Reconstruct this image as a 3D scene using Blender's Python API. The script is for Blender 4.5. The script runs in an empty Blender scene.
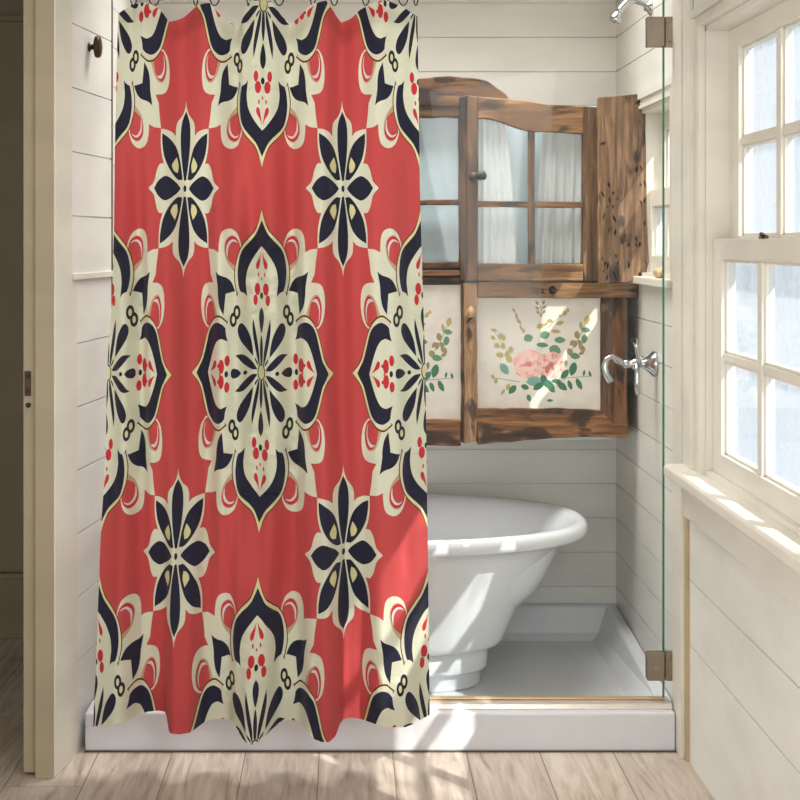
import bpy, bmesh, math, random
import numpy as np
from mathutils import Vector, Matrix, noise
from mathutils.geometry import delaunay_2d_cdt

S = bpy.context.scene
COL = S.collection
R = math.radians
F = 1607.0                      # focal length in pixels of an 800 px frame
CX, CY, CZ = 345.0, 240.0, 1.29  # vanishing point and eye height

# ------------------------------------------------------------ camera, sky, sun, exposure
cam_d = bpy.data.cameras.new('camera'); cam = bpy.data.objects.new('camera', cam_d); COL.objects.link(cam)
cam.location = (0, 0, CZ); cam.rotation_euler = (R(90), 0, 0)
cam_d.sensor_width = 36; cam_d.lens = F / 800 * 36
cam_d.shift_x = (400 - CX) / 800; cam_d.shift_y = -(400 - CY) / 800
cam_d.clip_start = .05
S.camera = cam

w = bpy.data.worlds.new('sky'); S.world = w; w.use_nodes = True
bg = w.node_tree.nodes['Background']
bg.inputs[0].default_value = (.80, .87, .94, 1); bg.inputs[1].default_value = 1.15

sun_d = bpy.data.lights.new('sun', 'SUN'); sun = bpy.data.objects.new('sun', sun_d); COL.objects.link(sun)
sun.rotation_euler = Vector((-1.0, 1.28, -1.46)).to_track_quat('-Z', 'Y').to_euler()
sun_d.energy = 7.6; sun_d.angle = R(.55); sun_d.color = (1, .95, .88)

def area(name, loc, aim, sx, sy, power, color):
    d = bpy.data.lights.new(name, 'AREA'); o = bpy.data.objects.new(name, d); COL.objects.link(o)
    d.shape = 'RECTANGLE'; d.size = sx; d.size_y = sy; d.energy = power; d.color = color
    o.location = loc; o.rotation_euler = (Vector(aim) - Vector(loc)).to_track_quat('-Z', 'Y').to_euler()
    return o
area('room_fill', (-.72, -.9, 1.3), (0, 4, .9), 1.9, 1.7, 18, (1, .985, .965))  # added fill light behind the camera, an unseen source
lw = area('left_fill', (-1.70, 2.35, 1.15), (.85, 2.75, .75), 1.3, 1.5, 9, (1, .99, .98)); lw.data.spread = R(88)  # added fill to brighten the right wall; the left wall has no window
area('side_fill', (.835, 1.35, 1.35), (-1, 2.2, .9), 1.5, 1.3, 40, (.98, .985, 1))  # added fill from the right; this stretch of wall has no opening
sk = area('shower_fill', (.12, 4.42, 2.34), (.12, 4.46, 0), 1.2, .5, 15, (1, .99, .975)); sk.data.spread = R(110)  # added area light over the tub; the ceiling has no skylight

S.view_settings.view_transform = 'Standard'; S.view_settings.look = 'None'
S.view_settings.gamma = 1; S.view_settings.use_curve_mapping = False
S.view_settings.exposure = .09

# ------------------------------------------------------------ helpers
def P(px, py, Y):               # the point of the place at distance Y that the photo shows at px, py
    return ((px - CX) * Y / F, Y, CZ - (py - CY) * Y / F)
def PX(px, Y): return (px - CX) * Y / F
def PZ(py, Y): return CZ - (py - CY) * Y / F
def lin(c):
    return tuple((v / 12.92 if v <= .04045 else ((v + .055) / 1.055) ** 2.4) for v in [k / 255 for k in c]) + (1,)

class MB:
    def __init__(s): s.v = []; s.f = []; s.m = []
    def add(s, vs, fs, mi=0):
        n = len(s.v); s.v += [tuple(p) for p in vs]; s.f += [tuple(i + n for i in f) for f in fs]; s.m += [mi] * len(fs); return s
    def box(s, a, b, mi=0):
        x0, y0, z0 = [min(a[i], b[i]) for i in range(3)]; x1, y1, z1 = [max(a[i], b[i]) for i in range(3)]
        vs = [(x0,y0,z0),(x1,y0,z0),(x1,y1,z0),(x0,y1,z0),(x0,y0,z1),(x1,y0,z1),(x1,y1,z1),(x0,y1,z1)]
        return s.add(vs, [(0,3,2,1),(4,5,6,7),(0,1,5,4),(1,2,6,5),(2,3,7,6),(3,0,4,7)], mi)
    def prism(s, poly, d, mi=0):                     # poly: 3D points of one cap, d: extrusion vector
        n = len(poly); vs = [tuple(p) for p in poly] + [tuple(Vector(p) + Vector(d)) for p in poly]
        fs = [tuple(range(n - 1, -1, -1)), tuple(range(n, 2 * n))] + [(i, (i + 1) % n, n + (i + 1) % n, n + i) for i in range(n)]
        return s.add(vs, fs, mi)
    def tube(s, pts, rad, seg=12, mi=0, closed=False):
        pts = [Vector(p) for p in pts]; n = len(pts)
        rads = rad if isinstance(rad, (list, tuple)) else [rad] * n
        vs = []; up = None
        for i, p in enumerate(pts):
            if closed: t = pts[(i + 1) % n] - pts[i - 1]
            else: t = pts[min(i + 1, n - 1)] - pts[max(i - 1, 0)]
            t.normalize()
            if up is None:
                up = Vector((0, 0, 1)) if abs(t.z) < .9 else Vector((1, 0, 0))
            a = (up - t * up.dot(t)).normalized(); up = a; b = t.cross(a)
            for k in range(seg):
                th = 2 * math.pi * k / seg
                vs.append(p + (a * math.cos(th) + b * math.sin(th)) * rads[i])
        fs = []
        for i in range(n if closed else n - 1):
            j = (i + 1) % n
            for k in range(seg):
                fs.append((i*seg + k, i*seg + (k+1) % seg, j*seg + (k+1) % seg, j*seg + k))
        if not closed:
            fs.append(tuple(range(seg - 1, -1, -1))); fs.append(tuple((n - 1) * seg + k for k in range(seg)))
        return s.add(vs, fs, mi)
    def rings(s, rings, mi=0, cap0=True, cap1=True):
        n = len(rings[0]); vs = [p for r in rings for p in r]; fs = []
        for i in range(len(rings) - 1):
            for k in range(n):
                fs.append((i*n + k, i*n + (k+1) % n, (i+1)*n + (k+1) % n, (i+1)*n + k))
        if cap0: fs.append(tuple(range(n - 1, -1, -1)))
        if cap1: fs.append(tuple((len(rings) - 1) * n + k for k in range(n)))
        return s.add(vs, fs, mi)

def link(name, mb, mats, parent=None, smooth=False, bevel=0, seg=2, sub=0, auto=True):
    me = bpy.data.meshes.new(name); me.from_pydata(mb.v, [], mb.f)
    for m in (mats if isinstance(mats, (list, tuple)) else [mats]): me.materials.append(m)
    if any(mb.m): me.polygons.foreach_set('material_index', mb.m)
    bm = bmesh.new(); bm.from_mesh(me); bmesh.ops.recalc_face_normals(bm, faces=bm.faces); bm.to_mesh(me); bm.free()
    if smooth: me.shade_smooth()
    o = bpy.data.objects.new(name, me); COL.objects.link(o)
    if parent: o.parent = parent
    if bevel:
        b = o.modifiers.new('bevel', 'BEVEL'); b.width = bevel; b.segments = seg; b.limit_method = 'ANGLE'; b.angle_limit = R(35)
        b.harden_normals = False
    if sub:
        b = o.modifiers.new('sub', 'SUBSURF'); b.levels = sub; b.render_levels = sub
    return o
def tag(o, label, cat, group=None, kind=None):
    o['label'] = label; o['category'] = cat
    if group: o['group'] = group
    if kind: o['kind'] = kind
    return o
def empty(name, loc=(0, 0, 0)):
    o = bpy.data.objects.new(name, None); COL.objects.link(o); o.empty_display_size = .05; o.location = loc
    return o
def recenter(root, loc):        # the empty sits at the thing's base, its children stay where they are
    root.location = loc
    for c in root.children: c.matrix_parent_inverse = Matrix.Translation(-Vector(loc))
def struct(o, label=None):
    o['kind'] = 'structure'
    if label: o['label'] = label
    return o

# ------------------------------------------------------------ materials
def mat(name):
    m = bpy.data.materials.new(name); m.use_nodes = True
    nt = m.node_tree; b = nt.nodes['Principled BSDF']
    return m, nt, b
def N(nt, t, **kw):
    n = nt.nodes.new(t)
    for k, v in kw.items():
        if k.startswith('i_'): n.inputs[k[2:].replace('_', ' ')].default_value = v
        else: setattr(n, k, v)
    return n
def coords(nt, scale=(1, 1, 1), loc=(0, 0, 0)):
    g = N(nt, 'ShaderNodeNewGeometry'); mp = N(nt, 'ShaderNodeMapping')
    mp.inputs['Scale'].default_value = scale; mp.inputs['Location'].default_value = loc
    nt.links.new(g.outputs['Position'], mp.inputs['Vector']); return mp.outputs[0]
def ramp(nt, fac, stops):
    r = N(nt, 'ShaderNodeValToRGB'); e = r.color_ramp.elements
    while len(e) < len(stops): e.new(.5)
    for k, (p, c) in zip(e, stops): k.position = p; k.color = c if len(c) == 4 else tuple(c) + (1,)
    nt.links.new(fac, r.inputs[0]); return r.outputs[0]
def mixc(nt, fac, a, b, mode='MIX'):
    m = N(nt, 'ShaderNodeMix', data_type='RGBA', blend_type=mode)
    for s, v in ((m.inputs['Factor'], fac), (m.inputs['A'] if False else m.inputs[6], a), (m.inputs[7], b)):
        if hasattr(v, 'is_output') or isinstance(v, bpy.types.NodeSocket): nt.links.new(v, s)
        else: s.default_value = v
    return m.outputs[2]
def bump(nt, b, h, strength, dist=.002):
    n = N(nt, 'ShaderNodeBump'); n.inputs['Strength'].default_value = strength; n.inputs['Distance'].default_value = dist
    nt.links.new(h, n.inputs['Height']); nt.links.new(n.outputs[0], b.inputs['Normal'])

def paint(name, c, rough=.5, var=.06, spec=.4):
    m, nt, b = mat(name)
    n = N(nt, 'ShaderNodeTexNoise'); n.inputs['Scale'].default_value = 3.2; n.inputs['Detail'].default_value = 5
    nt.links.new(coords(nt, (1, 1, 2.5)), n.inputs['Vector'])
    c0 = lin(c); c1 = tuple(v * (1 - var * 1.6) for v in c0[:3]) + (1,)
    nt.links.new(ramp(nt, n.outputs[0], [(.35, c1), (.6, c0)]), b.inputs['Base Color'])
    b.inputs['Roughness'].default_value = rough; b.inputs['Specular IOR Level'].default_value = spec
    n2 = N(nt, 'ShaderNodeTexNoise'); n2.inputs['Scale'].default_value = 90; n2.inputs['Detail'].default_value = 3
    nt.links.new(coords(nt, (1, 1, .35)), n2.inputs['Vector'])
    bump(nt, b, n2.outputs[0], .12, .001)
    return m
def plain(name, c, rough=.4, metal=0.0, spec=.5, coat=0, var=.07):
    m, nt, b = mat(name)
    n = N(nt, 'ShaderNodeTexNoise'); n.inputs['Scale'].default_value = 25
    nt.links.new(coords(nt), n.inputs['Vector'])
    c0 = lin(c); c1 = tuple(v * (1 - var) for v in c0[:3]) + (1,)
    nt.links.new(ramp(nt, n.outputs[0], [(.4, c1), (.6, c0)]), b.inputs['Base Color'])
    b.inputs['Roughness'].default_value = rough; b.inputs['Metallic'].default_value = metal
    b.inputs['Specular IOR Level'].default_value = spec; b.inputs['Coat Weight'].default_value = coat
    return m
def wood(name, dark, mid, light, axis='z', off=0.0, worn=.5, rough=.6):
    m, nt, b = mat(name)
    sc = {'z': (44, 44, 3.2), 'x': (3.2, 44, 44)}[axis]
    v = coords(nt, sc, (off, off * .7, off * .4))
    n = N(nt, 'ShaderNodeTexNoise'); n.inputs['Scale'].default_value = 1.6; n.inputs['Detail'].default_value = 9
    n.inputs['Roughness'].default_value = .68; n.inputs['Distortion'].default_value = .7
    nt.links.new(v, n.inputs['Vector'])
    grain = ramp(nt, n.outputs[0], [(.33, lin(dark)), (.5, lin(mid)), (.68, lin(light))])
    n2 = N(nt, 'ShaderNodeTexNoise'); n2.inputs['Scale'].default_value = 1.0; n2.inputs['Detail'].default_value = 6
    sc2 = {'z': (22, 22, 9), 'x': (9, 22, 22)}[axis]
    nt.links.new(coords(nt, sc2, (3 + off, 1, 2)), n2.inputs['Vector'])
    dk = tuple(v * .28 for v in lin(dark)[:3]) + (1,)
    f = ramp(nt, n2.outputs[0], [(.50 + .12 * (1 - worn), (0, 0, 0)), (.56 + .14 * (1 - worn), (.85, .85, .85))])
    nt.links.new(mixc(nt, f, grain, dk), b.inputs['Base Color'])
    b.inputs['Roughness'].default_value = rough
    bump(nt, b, n.outputs[0], .5, .003)
    return m
def clear_glass(name, tint=(1, 1, 1), haze=0.0, hazec=(215, 222, 228), refl=1.0):
    m, nt, b = mat(name); nt.nodes.remove(b); out = nt.nodes['Material Output']
    tr = N(nt, 'ShaderNodeBsdfTransparent'); tr.inputs[0].default_value = tuple(tint) + (1,)
    gl = N(nt, 'ShaderNodeBsdfGlossy'); gl.inputs['Roughness'].default_value = .03
    fr = N(nt, 'ShaderNodeLayerWeight'); fr.inputs[0].default_value = .5
    pw_ = N(nt, 'ShaderNodeMath', operation='POWER'); pw_.inputs[1].default_value = 5; nt.links.new(fr.outputs['Facing'], pw_.inputs[0])
    mu = N(nt, 'ShaderNodeMath', operation='MULTIPLY_ADD'); mu.inputs[1].default_value = .9 * refl; mu.inputs[2].default_value = .025 * refl
    nt.links.new(pw_.outputs[0], mu.inputs[0])
    mx = N(nt, 'ShaderNodeMixShader'); nt.links.new(mu.outputs[0], mx.inputs[0])
    base = tr.outputs[0]
    if haze:
        tl = N(nt, 'ShaderNodeBsdfTranslucent'); tl.inputs[0].default_value = lin(hazec)
        df = N(nt, 'ShaderNodeBsdfDiffuse'); df.inputs[0].default_value = lin(hazec)
        a = N(nt, 'ShaderNodeMixShader'); a.inputs[0].default_value = .4
        nt.links.new(tl.outputs[0], a.inputs[1]); nt.links.new(df.outputs[0], a.inputs[2])
        n = N(nt, 'ShaderNodeTexNoise'); n.inputs['Scale'].default_value = 9; n.inputs['Detail'].default_value = 8
        n.inputs['Roughness'].default_value = .7
        nt.links.new(coords(nt, (1, 1.6, .7)), n.inputs['Vector'])
        f = ramp(nt, n.outputs[0], [(.38, (haze * .35,) * 3), (.68, (min(1, haze * 1.6),) * 3)])
        h = N(nt, 'ShaderNodeMixShader'); nt.links.new(f, h.inputs[0])
        nt.links.new(tr.outputs[0], h.inputs[1]); nt.links.new(a.outputs[0], h.inputs[2]); base = h.outputs[0]
    nt.links.new(base, mx.inputs[1]); nt.links.new(gl.outputs[0], mx.inputs[2])
    nt.links.new(mx.outputs[0], out.inputs[0])
    return m
def fabric(name, c, trans=.28, weave=True):
    m, nt, b = mat(name); out = nt.nodes['Material Output']
    b.inputs['Base Color'].default_value = lin(c); b.inputs['Roughness'].default_value = .75
    b.inputs['Specular IOR Level'].default_value = .25; b.inputs['Sheen Weight'].default_value = .08
    if weave:
        n = N(nt, 'ShaderNodeTexNoise'); n.inputs['Scale'].default_value = 420; n.inputs['Detail'].default_value = 2
        nt.links.new(coords(nt), n.inputs['Vector'])
        c0 = lin(c); c1 = tuple(v * .86 for v in c0[:3]) + (1,)
        nt.links.new(ramp(nt, n.outputs[0], [(.3, c1), (.6, c0)]), b.inputs['Base Color'])
        bump(nt, b, n.outputs[0], .15, .0006)
    tl = N(nt, 'ShaderNodeBsdfTranslucent'); tl.inputs[0].default_value = lin(c)
    mx = N(nt, 'ShaderNodeMixShader'); mx.inputs[0].default_value = trans
    nt.links.new(b.outputs[0], mx.inputs[1]); nt.links.new(tl.outputs[0], mx.inputs[2]); nt.links.new(mx.outputs[0], out.inputs[0])
    return m

M_WALL = paint('cream_wall_paint', (230, 229, 223))
M_SHOWER = paint('shower_wall_paint', (228, 226, 217), rough=.35)
M_TRIM = paint('cream_trim_paint', (227, 222, 209), rough=.38)
M_TRIM_SHADE = paint('shaded_trim_paint', (166, 153, 126), rough=.45)  # trim colour darkened to carry the shade on the room-facing edges
M_TAN = paint('tan_raw_edge', (186, 166, 128), rough=.6)
M_TRAY = plain('white_acrylic', (214, 215, 219), rough=.22, var=.015)
M_TUB = plain('white_enamel', (228, 231, 235), rough=.12, coat=.3, var=.01)
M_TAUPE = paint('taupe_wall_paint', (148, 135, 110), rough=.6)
M_CEIL = paint('ceiling_paint', (225, 220, 208), rough=.7)
M_GLASS = clear_glass('clear_shower_glass', (.99, 1, .995), refl=.22)
M_WINGLASS = clear_glass('old_window_glass', (.97, .99, 1), haze=.26, refl=.6)
M_CABGLASS = clear_glass('cabinet_glass', (.985, 1, 1), refl=.8)
M_EDGE = plain('green_glass_edge', (24, 128, 98), rough=.2)
M_CHROME = plain('chrome', (196, 198, 200), rough=.13, metal=1)
M_NICKEL = plain('brushed_nickel', (150, 138, 122), rough=.34, metal=.9)
M_GOLD = plain('brass_sweep', (204, 172, 130), rough=.3, metal=.4)
M_RAIL = plain('satin_threshold', (214, 206, 194), rough=.22, metal=.35)
M_BRONZE = plain('aged_bronze', (70, 50, 34), rough=.35, metal=.6)
M_BLACK = plain('black_iron', (30, 27, 24), rough=.5, metal=.3)
M_WIRE = plain('dark_wire', (52, 46, 40), rough=.35, metal=.8)
M_GROUT = plain('dark_gap', (88, 76, 58), rough=.8)

# ------------------------------------------------------------ the setting
XR = .852
def shiplap(mb, A, B, z0, z1, th, joints, g=.0028, dep=.005):
    # inner face runs A to B, th is the offset vector of the outer face
    prof = [(z0, 0)]
    for z in sorted(joints):
        if z0 + .01 < z < z1 - .01: prof += [(z - g / 2, 0), (z - g / 2, dep), (z + g / 2, dep), (z + g / 2, 0)]
    prof += [(z1, 0)]
    L = math.hypot(*th); n = (th[0] / L, th[1] / L)
    poly = [(A[0] + n[0] * d, A[1] + n[1] * d, z) for z, d in prof] + [(A[0] + th[0], A[1] + th[1], z1), (A[0] + th[0], A[1] + th[1], z0)]
    mb.prism(poly, (B[0] - A[0], B[1] - A[1], 0))
J_out = [.29 + .16 * k for k in range(13)]
J_left = [.07 + .16 * k for k in range(14)]
J_sh = [.633 + .1078 * k for k in range(-6, 17)]
ZC = 2.36
# window openings in the right wall: (Y0, Y1, z0, z1)
W1 = (2.62, 3.80, .735, 1.795); W2 = (4.17, 4.625, 1.185, 1.665)
mb = MB(); T = (.06, 0)
shiplap(mb, (XR, -1.0), (XR, W1[0]), 0, ZC, T, J_out)
shiplap(mb, (XR, W1[0]), (XR, W1[1]), 0, W1[2] - .03, T, J_out)
shiplap(mb, (XR, W1[0]), (XR, W1[1]), W1[3], ZC, T, J_out)
shiplap(mb, (XR, W1[1]), (XR, 4.052), 0, ZC, T, J_out)
struct(link('wall_right', mb, M_WALL), 'cream board wall on the right with the big window')
mb = MB()
shiplap(mb, (XR, 4.052), (XR, W2[0]), 0, ZC, T, J_sh)
shiplap(mb, (XR, W2[0]), (XR, W2[1]), 0, W2[2], T, J_sh)
shiplap(mb, (XR, W2[0]), (XR, W2[1]), W2[3], ZC, T, J_sh)
shiplap(mb, (XR, W2[1]), (XR, 5.05), 0, ZC, T, J_sh)
struct(link('wall_shower_right', mb, M_SHOWER), 'white board wall inside the shower, right of the tub')
mb = MB(); shiplap(mb, (-.75, 5.05), (XR + .13, 5.05), 0, ZC, (0, .12), J_sh)
struct(link('wall_back', mb, M_SHOWER), 'white horizontal board wall behind the bathtub')
# partition on the left, its end turned to the room
LA = (-.694, 3.872); LB = (-.635, 4.377)
mb = MB()
shiplap(mb, LA, LB, 0, ZC, (-.045, .006), J_left)
shiplap(mb, LB, (-.640, 5.05), 0, ZC, (-.10, 0), J_sh)
struct(link('wall_left', mb, M_WALL), 'cream board partition left of the shower curtain')
mb = MB()
mb.prism([(-.740, 3.856, 0), (-.6945, 3.856, 0), (-.6765, 3.988, 0), (-.684, 3.99, 0), (-.735, 3.875, 0)], (0, 0, ZC))
struct(link('trim_1', mb, M_TRIM, bevel=.003), 'corner board at the end of the left partition')
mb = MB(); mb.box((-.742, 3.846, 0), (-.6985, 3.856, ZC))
struct(link('trim_9', mb, M_TRIM_SHADE, bevel=.002), 'end board of the left partition facing the room, its shade painted in')
mb = MB(); mb.prism([(-.686, 3.985, 0), (-.680, 3.985, 0), (-.6735, 4.04, 0), (-.6800, 4.04, 0)], (0, 0, 1.205))
mb.prism([(-.690, 3.995, 1.19), (-.671, 3.995, 1.19), (-.627, 4.37, 1.19), (-.64, 4.37, 1.19)], (0, 0, .016))
struct(link('trim_2', mb, M_TRIM, bevel=.002), 'thin chair rail on the left partition')
mb = MB(); mb.prism([(-.640, 4.372, 0), (-.6335, 4.372, 0), (-.6335, 4.386, 0), (-.640, 4.386, 0)], (0, 0, ZC))
struct(link('trim_3', mb, M_GROUT), 'dark narrow joint strip beside the curtain')
# dark room beyond the doorway
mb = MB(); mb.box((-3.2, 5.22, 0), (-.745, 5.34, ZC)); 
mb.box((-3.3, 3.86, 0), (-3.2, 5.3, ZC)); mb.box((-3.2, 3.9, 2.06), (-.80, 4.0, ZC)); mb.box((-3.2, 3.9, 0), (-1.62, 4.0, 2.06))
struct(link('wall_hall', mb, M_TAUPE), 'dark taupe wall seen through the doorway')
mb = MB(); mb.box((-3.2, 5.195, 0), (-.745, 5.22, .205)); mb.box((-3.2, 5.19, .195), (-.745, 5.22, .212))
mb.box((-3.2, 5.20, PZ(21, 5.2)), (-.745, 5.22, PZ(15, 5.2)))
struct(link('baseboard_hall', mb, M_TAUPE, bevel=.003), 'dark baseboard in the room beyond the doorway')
mb = MB(); mb.box((-1.85, -1.0, 0), (-1.75, 3.9, ZC))
struct(link('wall_room_left', mb, M_WALL), 'cream wall of the room on the left')
mb = MB(); mb.box((-3.3, -1.0, ZC), (1.0, 5.4, ZC + .1))
struct(link('ceiling', mb, M_CEIL), 'pale ceiling')

# floor of wide pale boards
m, nt, b = mat('limed_oak_floor')
g = N(nt, 'ShaderNodeNewGeometry'); sx = N(nt, 'ShaderNodeSeparateXYZ'); nt.links.new(g.outputs['Position'], sx.inputs[0])
def math_n(op, a, b_=None, c=None):
    n = N(nt, 'ShaderNodeMath', operation=op)
    for i, v in enumerate((a, b_, c)):
        if v is None: continue
        if isinstance(v, bpy.types.NodeSocket): nt.links.new(v, n.inputs[i])
        else: n.inputs[i].default_value = v
    return n.outputs[0]
BW = .185
u = math_n('DIVIDE', math_n('ADD', sx.outputs[0], 10 * BW - .305), BW)
idx = math_n('FLOOR', u); fr = math_n('FRACT', u)
wn = N(nt, 'ShaderNodeTexWhiteNoise', noise_dimensions='1D'); nt.links.new(idx, wn.inputs['W'])
yy = math_n('DIVIDE', math_n('ADD', sx.outputs[1], math_n('MULTIPLY', wn.outputs[0], 1.7)), 1.9)
cell = math_n('ADD', idx, math_n('MULTIPLY', math_n('FLOOR', yy), 7.3))
wn2 = N(nt, 'ShaderNodeTexWhiteNoise', noise_dimensions='1D'); nt.links.new(cell, wn2.inputs['W'])
cmb = N(nt, 'ShaderNodeCombineXYZ')
nt.links.new(math_n('MULTIPLY', sx.outputs[0], 24), cmb.inputs[0]); nt.links.new(math_n('MULTIPLY', sx.outputs[1], 2.2), cmb.inputs[1])
nt.links.new(math_n('MULTIPLY', wn2.outputs[0], 40), cmb.inputs[2])
nz = N(nt, 'ShaderNodeTexNoise'); nz.inputs['Scale'].default_value = 1.3; nz.inputs['Detail'].default_value = 8; nz.inputs['Roughness'].default_value = .62; nz.inputs['Distortion'].default_value = 1.2
nt.links.new(cmb.outputs[0], nz.inputs['Vector'])
col = ramp(nt, nz.outputs[0], [(.30, lin((160, 143, 128))), (.46, lin((192, 177, 163))), (.64, lin((212, 200, 188)))])
tone = ramp(nt, wn2.outputs[0], [(0, (.86, .85, .84)), (1, (1.03, 1.02, 1.0))])
col = mixc(nt, 1.0, col, tone, 'MULTIPLY')
e = math_n('MINIMUM', fr, math_n('SUBTRACT', 1.0, fr)); gap = math_n('LESS_THAN', e, .0085)
fy = math_n('FRACT', yy); gapy = math_n('LESS_THAN', fy, .0012)
gp = math_n('MAXIMUM', gap, gapy)
nt.links.new(mixc(nt, math_n('MULTIPLY', gp, .75), col, lin((98, 82, 66))), b.inputs['Base Color'])
b.inputs['Roughness'].default_value = .5; b.inputs['Specular IOR Level'].default_value = .3
bump(nt, b, math_n('SUBTRACT', nz.outputs[0], math_n('MULTIPLY', gp, 2.0)), .35, .002)
M_FLOOR = m
mb = MB(); mb.box((-3.3, -1.0, -.06), (XR + .13, 5.35, 0))
struct(link('floor', mb, M_FLOOR), 'wide pale oak floorboards')

# boards between the shower and the big window
mb = MB()
mb.box((XR - .017, 3.996, 0), (XR, 4.100, ZC)); 
struct(link('trim_4', mb, M_TRIM, bevel=.002), 'narrow upright board beside the shower door')
mb = MB(); mb.box((XR - .008, 3.972, 0), (XR, 3.995, .66))
struct(link('trim_5', mb, M_TAN), 'raw tan strip at the edge of the right wall')
mb = MB(); mb.box((XR - .014, 3.925, .73), (XR, 3.988, ZC))
struct(link('trim_6', mb, M_TRIM, bevel=.003), 'flat board left of the big window')

# ------------------------------------------------------------ windows
def sash(mb, X, th, y0, y1, z0, z1, st, rt, rb, cols, rows, mw, xin):
    mb.box((X, y0, z0), (X + th, y0 + st, z1)); mb.box((X, y1 - st, z0), (X + th, y1, z1))
    mb.box((X, y0 + st, z0), (X + th, y1 - st, z0 + rb)); mb.box((X, y0 + st, z1 - rt), (X + th, y1 - st, z1))
    gy0, gy1, gz0, gz1 = y0 + st, y1 - st, z0 + rb, z1 - rt
    for c in range(1, cols):
        y = gy0 + (gy1 - gy0) * c / cols; mb.box((X + .004, y - mw / 2, gz0), (X + th - .004, y + mw / 2, gz1))
    for r in range(1, rows):
        z = gz0 + (gz1 - gz0) * r / rows; mb.box((X + .006, gy0, z - mw / 4), (X + th - .006, gy1, z + mw / 4))
    # putty bead round every light
    pw = (gy1 - gy0) / cols; ph = (gz1 - gz0) / rows; e = .006
    for c in range(cols):
        for r in range(rows):
            a0 = gy0 + pw * c + (mw / 2 if c else 0); a1 = gy0 + pw * (c + 1) - (mw / 2 if c < cols - 1 else 0)
            b0 = gz0 + ph * r + (mw / 4 if r else 0); b1 = gz0 + ph * (r + 1) - (mw / 4 if r < rows - 1 else 0)
            x0 = X + .011; x1 = X + th - .004
            mb.box((x0, a0, b0), (x1, a0 + e, b1)); mb.box((x0, a1 - e, b0), (x1, a1, b1))
            mb.box((x0, a0, b0), (x1, a1, b0 + e)); mb.box((x0, a0, b1 - e), (x1, a1, b1))
    return gy0, gy1, gz0, gz1
def window(name, Wd, label, xl, xu, zm, cols, rows, st, cas, head, proj, depth):
    y0, y1, z0, z1 = Wd
    root = struct(empty(name, (XR, (y0 + y1) / 2, z0)), label)
    parts = []
    mb = MB()                                                   # casing of stepped bands
    for k, (a, b_, pr) in enumerate(((0, .2, proj), (.2, .6, proj * .6), (.6, 1, proj * 1.3))):
        c0, c1 = cas * a, cas * b_; h0, h1 = head * a, head * b_
        mb.box((XR - pr, y1 + c0, z0), (XR - .0004, y1 + c1, z1 + h0)); mb.box((XR - pr, y0 - c1, z0), (XR - .0004, y0 - c0, z1 + h0))
        mb.box((XR - pr, y0 - c1, z1 + h0), (XR - .0004, y1 + c1, z1 + h1))
    parts.append(link('casing', mb, M_TRIM, root))
    mb = MB(); j = .012                                         # reveal boards
    for za, zb, dx in ((z0, zm, .06), (zm, z1, .088)):
        mb.box((XR - .0006, y1 - j, za), (XR + dx, y1 - .0005, zb)); mb.box((XR - .0006, y0 + .0005, za), (XR + dx, y0 + j, zb))
    mb.box((XR - .0006, y0, z1 - j), (XR + .088, y1, z1 - .0005)); mb.box((XR, y0, z0 + .0005), (XR + .062, y1, z0 + j))
    parts.append(link('jamb', mb, M_TRIM, root))
    a, b_ = y0 + j, y1 - j
    mb = MB(); g = sash(mb, xl, depth, a, b_, z0 + j, zm + .003, st, .048, .049, cols, rows, .036, 0)
    lo = link('lower_sash', mb, M_TRIM, root, bevel=.0015); parts.append(lo)
    mb = MB(); mb.box((xl + depth * .5, g[0], g[2]), (xl + depth * .5 + .003, g[1], g[3])); parts.append(link('lower_pane', mb, M_WINGLASS, root))
    mb = MB(); g = sash(mb, xu, depth, a, b_, zm - .035, z1 - j, st, .048, .045, cols, rows, .036, 0)
    parts.append(link('upper_sash', mb, M_TRIM, root, bevel=.0015))
    mb = MB(); mb.box((xu + depth * .5, g[0], g[2]), (xu + depth * .5 + .003, g[1], g[3])); parts.append(link('upper_pane', mb, M_WINGLASS, root))
    return root
w1 = window('window_1', W1, 'big double hung window in the right wall', .866, .906, 1.29, 3, 2, .088, .118, .045, .016, .034)
mb = MB(); Yk = 3.34
pts = [P(750, 241, Yk)]
mb.tube([(.870, Yk - .022, 1.296), (.870, Yk + .022, 1.296)], .005, 10)
mb.tube([(.869, Yk, 1.299), (.862, Yk - .012, 1.303), (.858, Yk - .026, 1.301)], [.005, .004, .003], 8)
link('sash_lock', mb, M_BRONZE, w1, smooth=True)
recenter(w1, (XR, 3.21, .735))
mb = MB()
mb.prism([(.794, 2.45, .704), (.791, 2.45, .710), (.791, 2.45, .728), (.797, 2.45, .735), (.915, 2.45, .7365), (.915, 2.45, .704)], (0, 1.54, 0))
mb.box((.828, 2.52, .615), (XR + .002, 3.93, .704))
mb.prism([(.812, 2.50, .704), (.828, 2.50, .704), (.828, 2.50, .680)], (0, 1.44, 0))
struct(link('trim_7', mb, M_TRIM, bevel=.002), 'window stool and apron under the big window')
w2 = window('window_2', W2, 'small double hung window inside the shower', .875, .908, 1.43, 2, 1, .03, .055, .045, .010, .028)
recenter(w2, (XR, 4.40, 1.185))
mb = MB(); mb.box((.826, 4.135, 1.165), (.915, 4.70, 1.187)); 
struct(link('trim_8', mb, M_TRIM, bevel=.003), 'sill of the small shower window')

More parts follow.
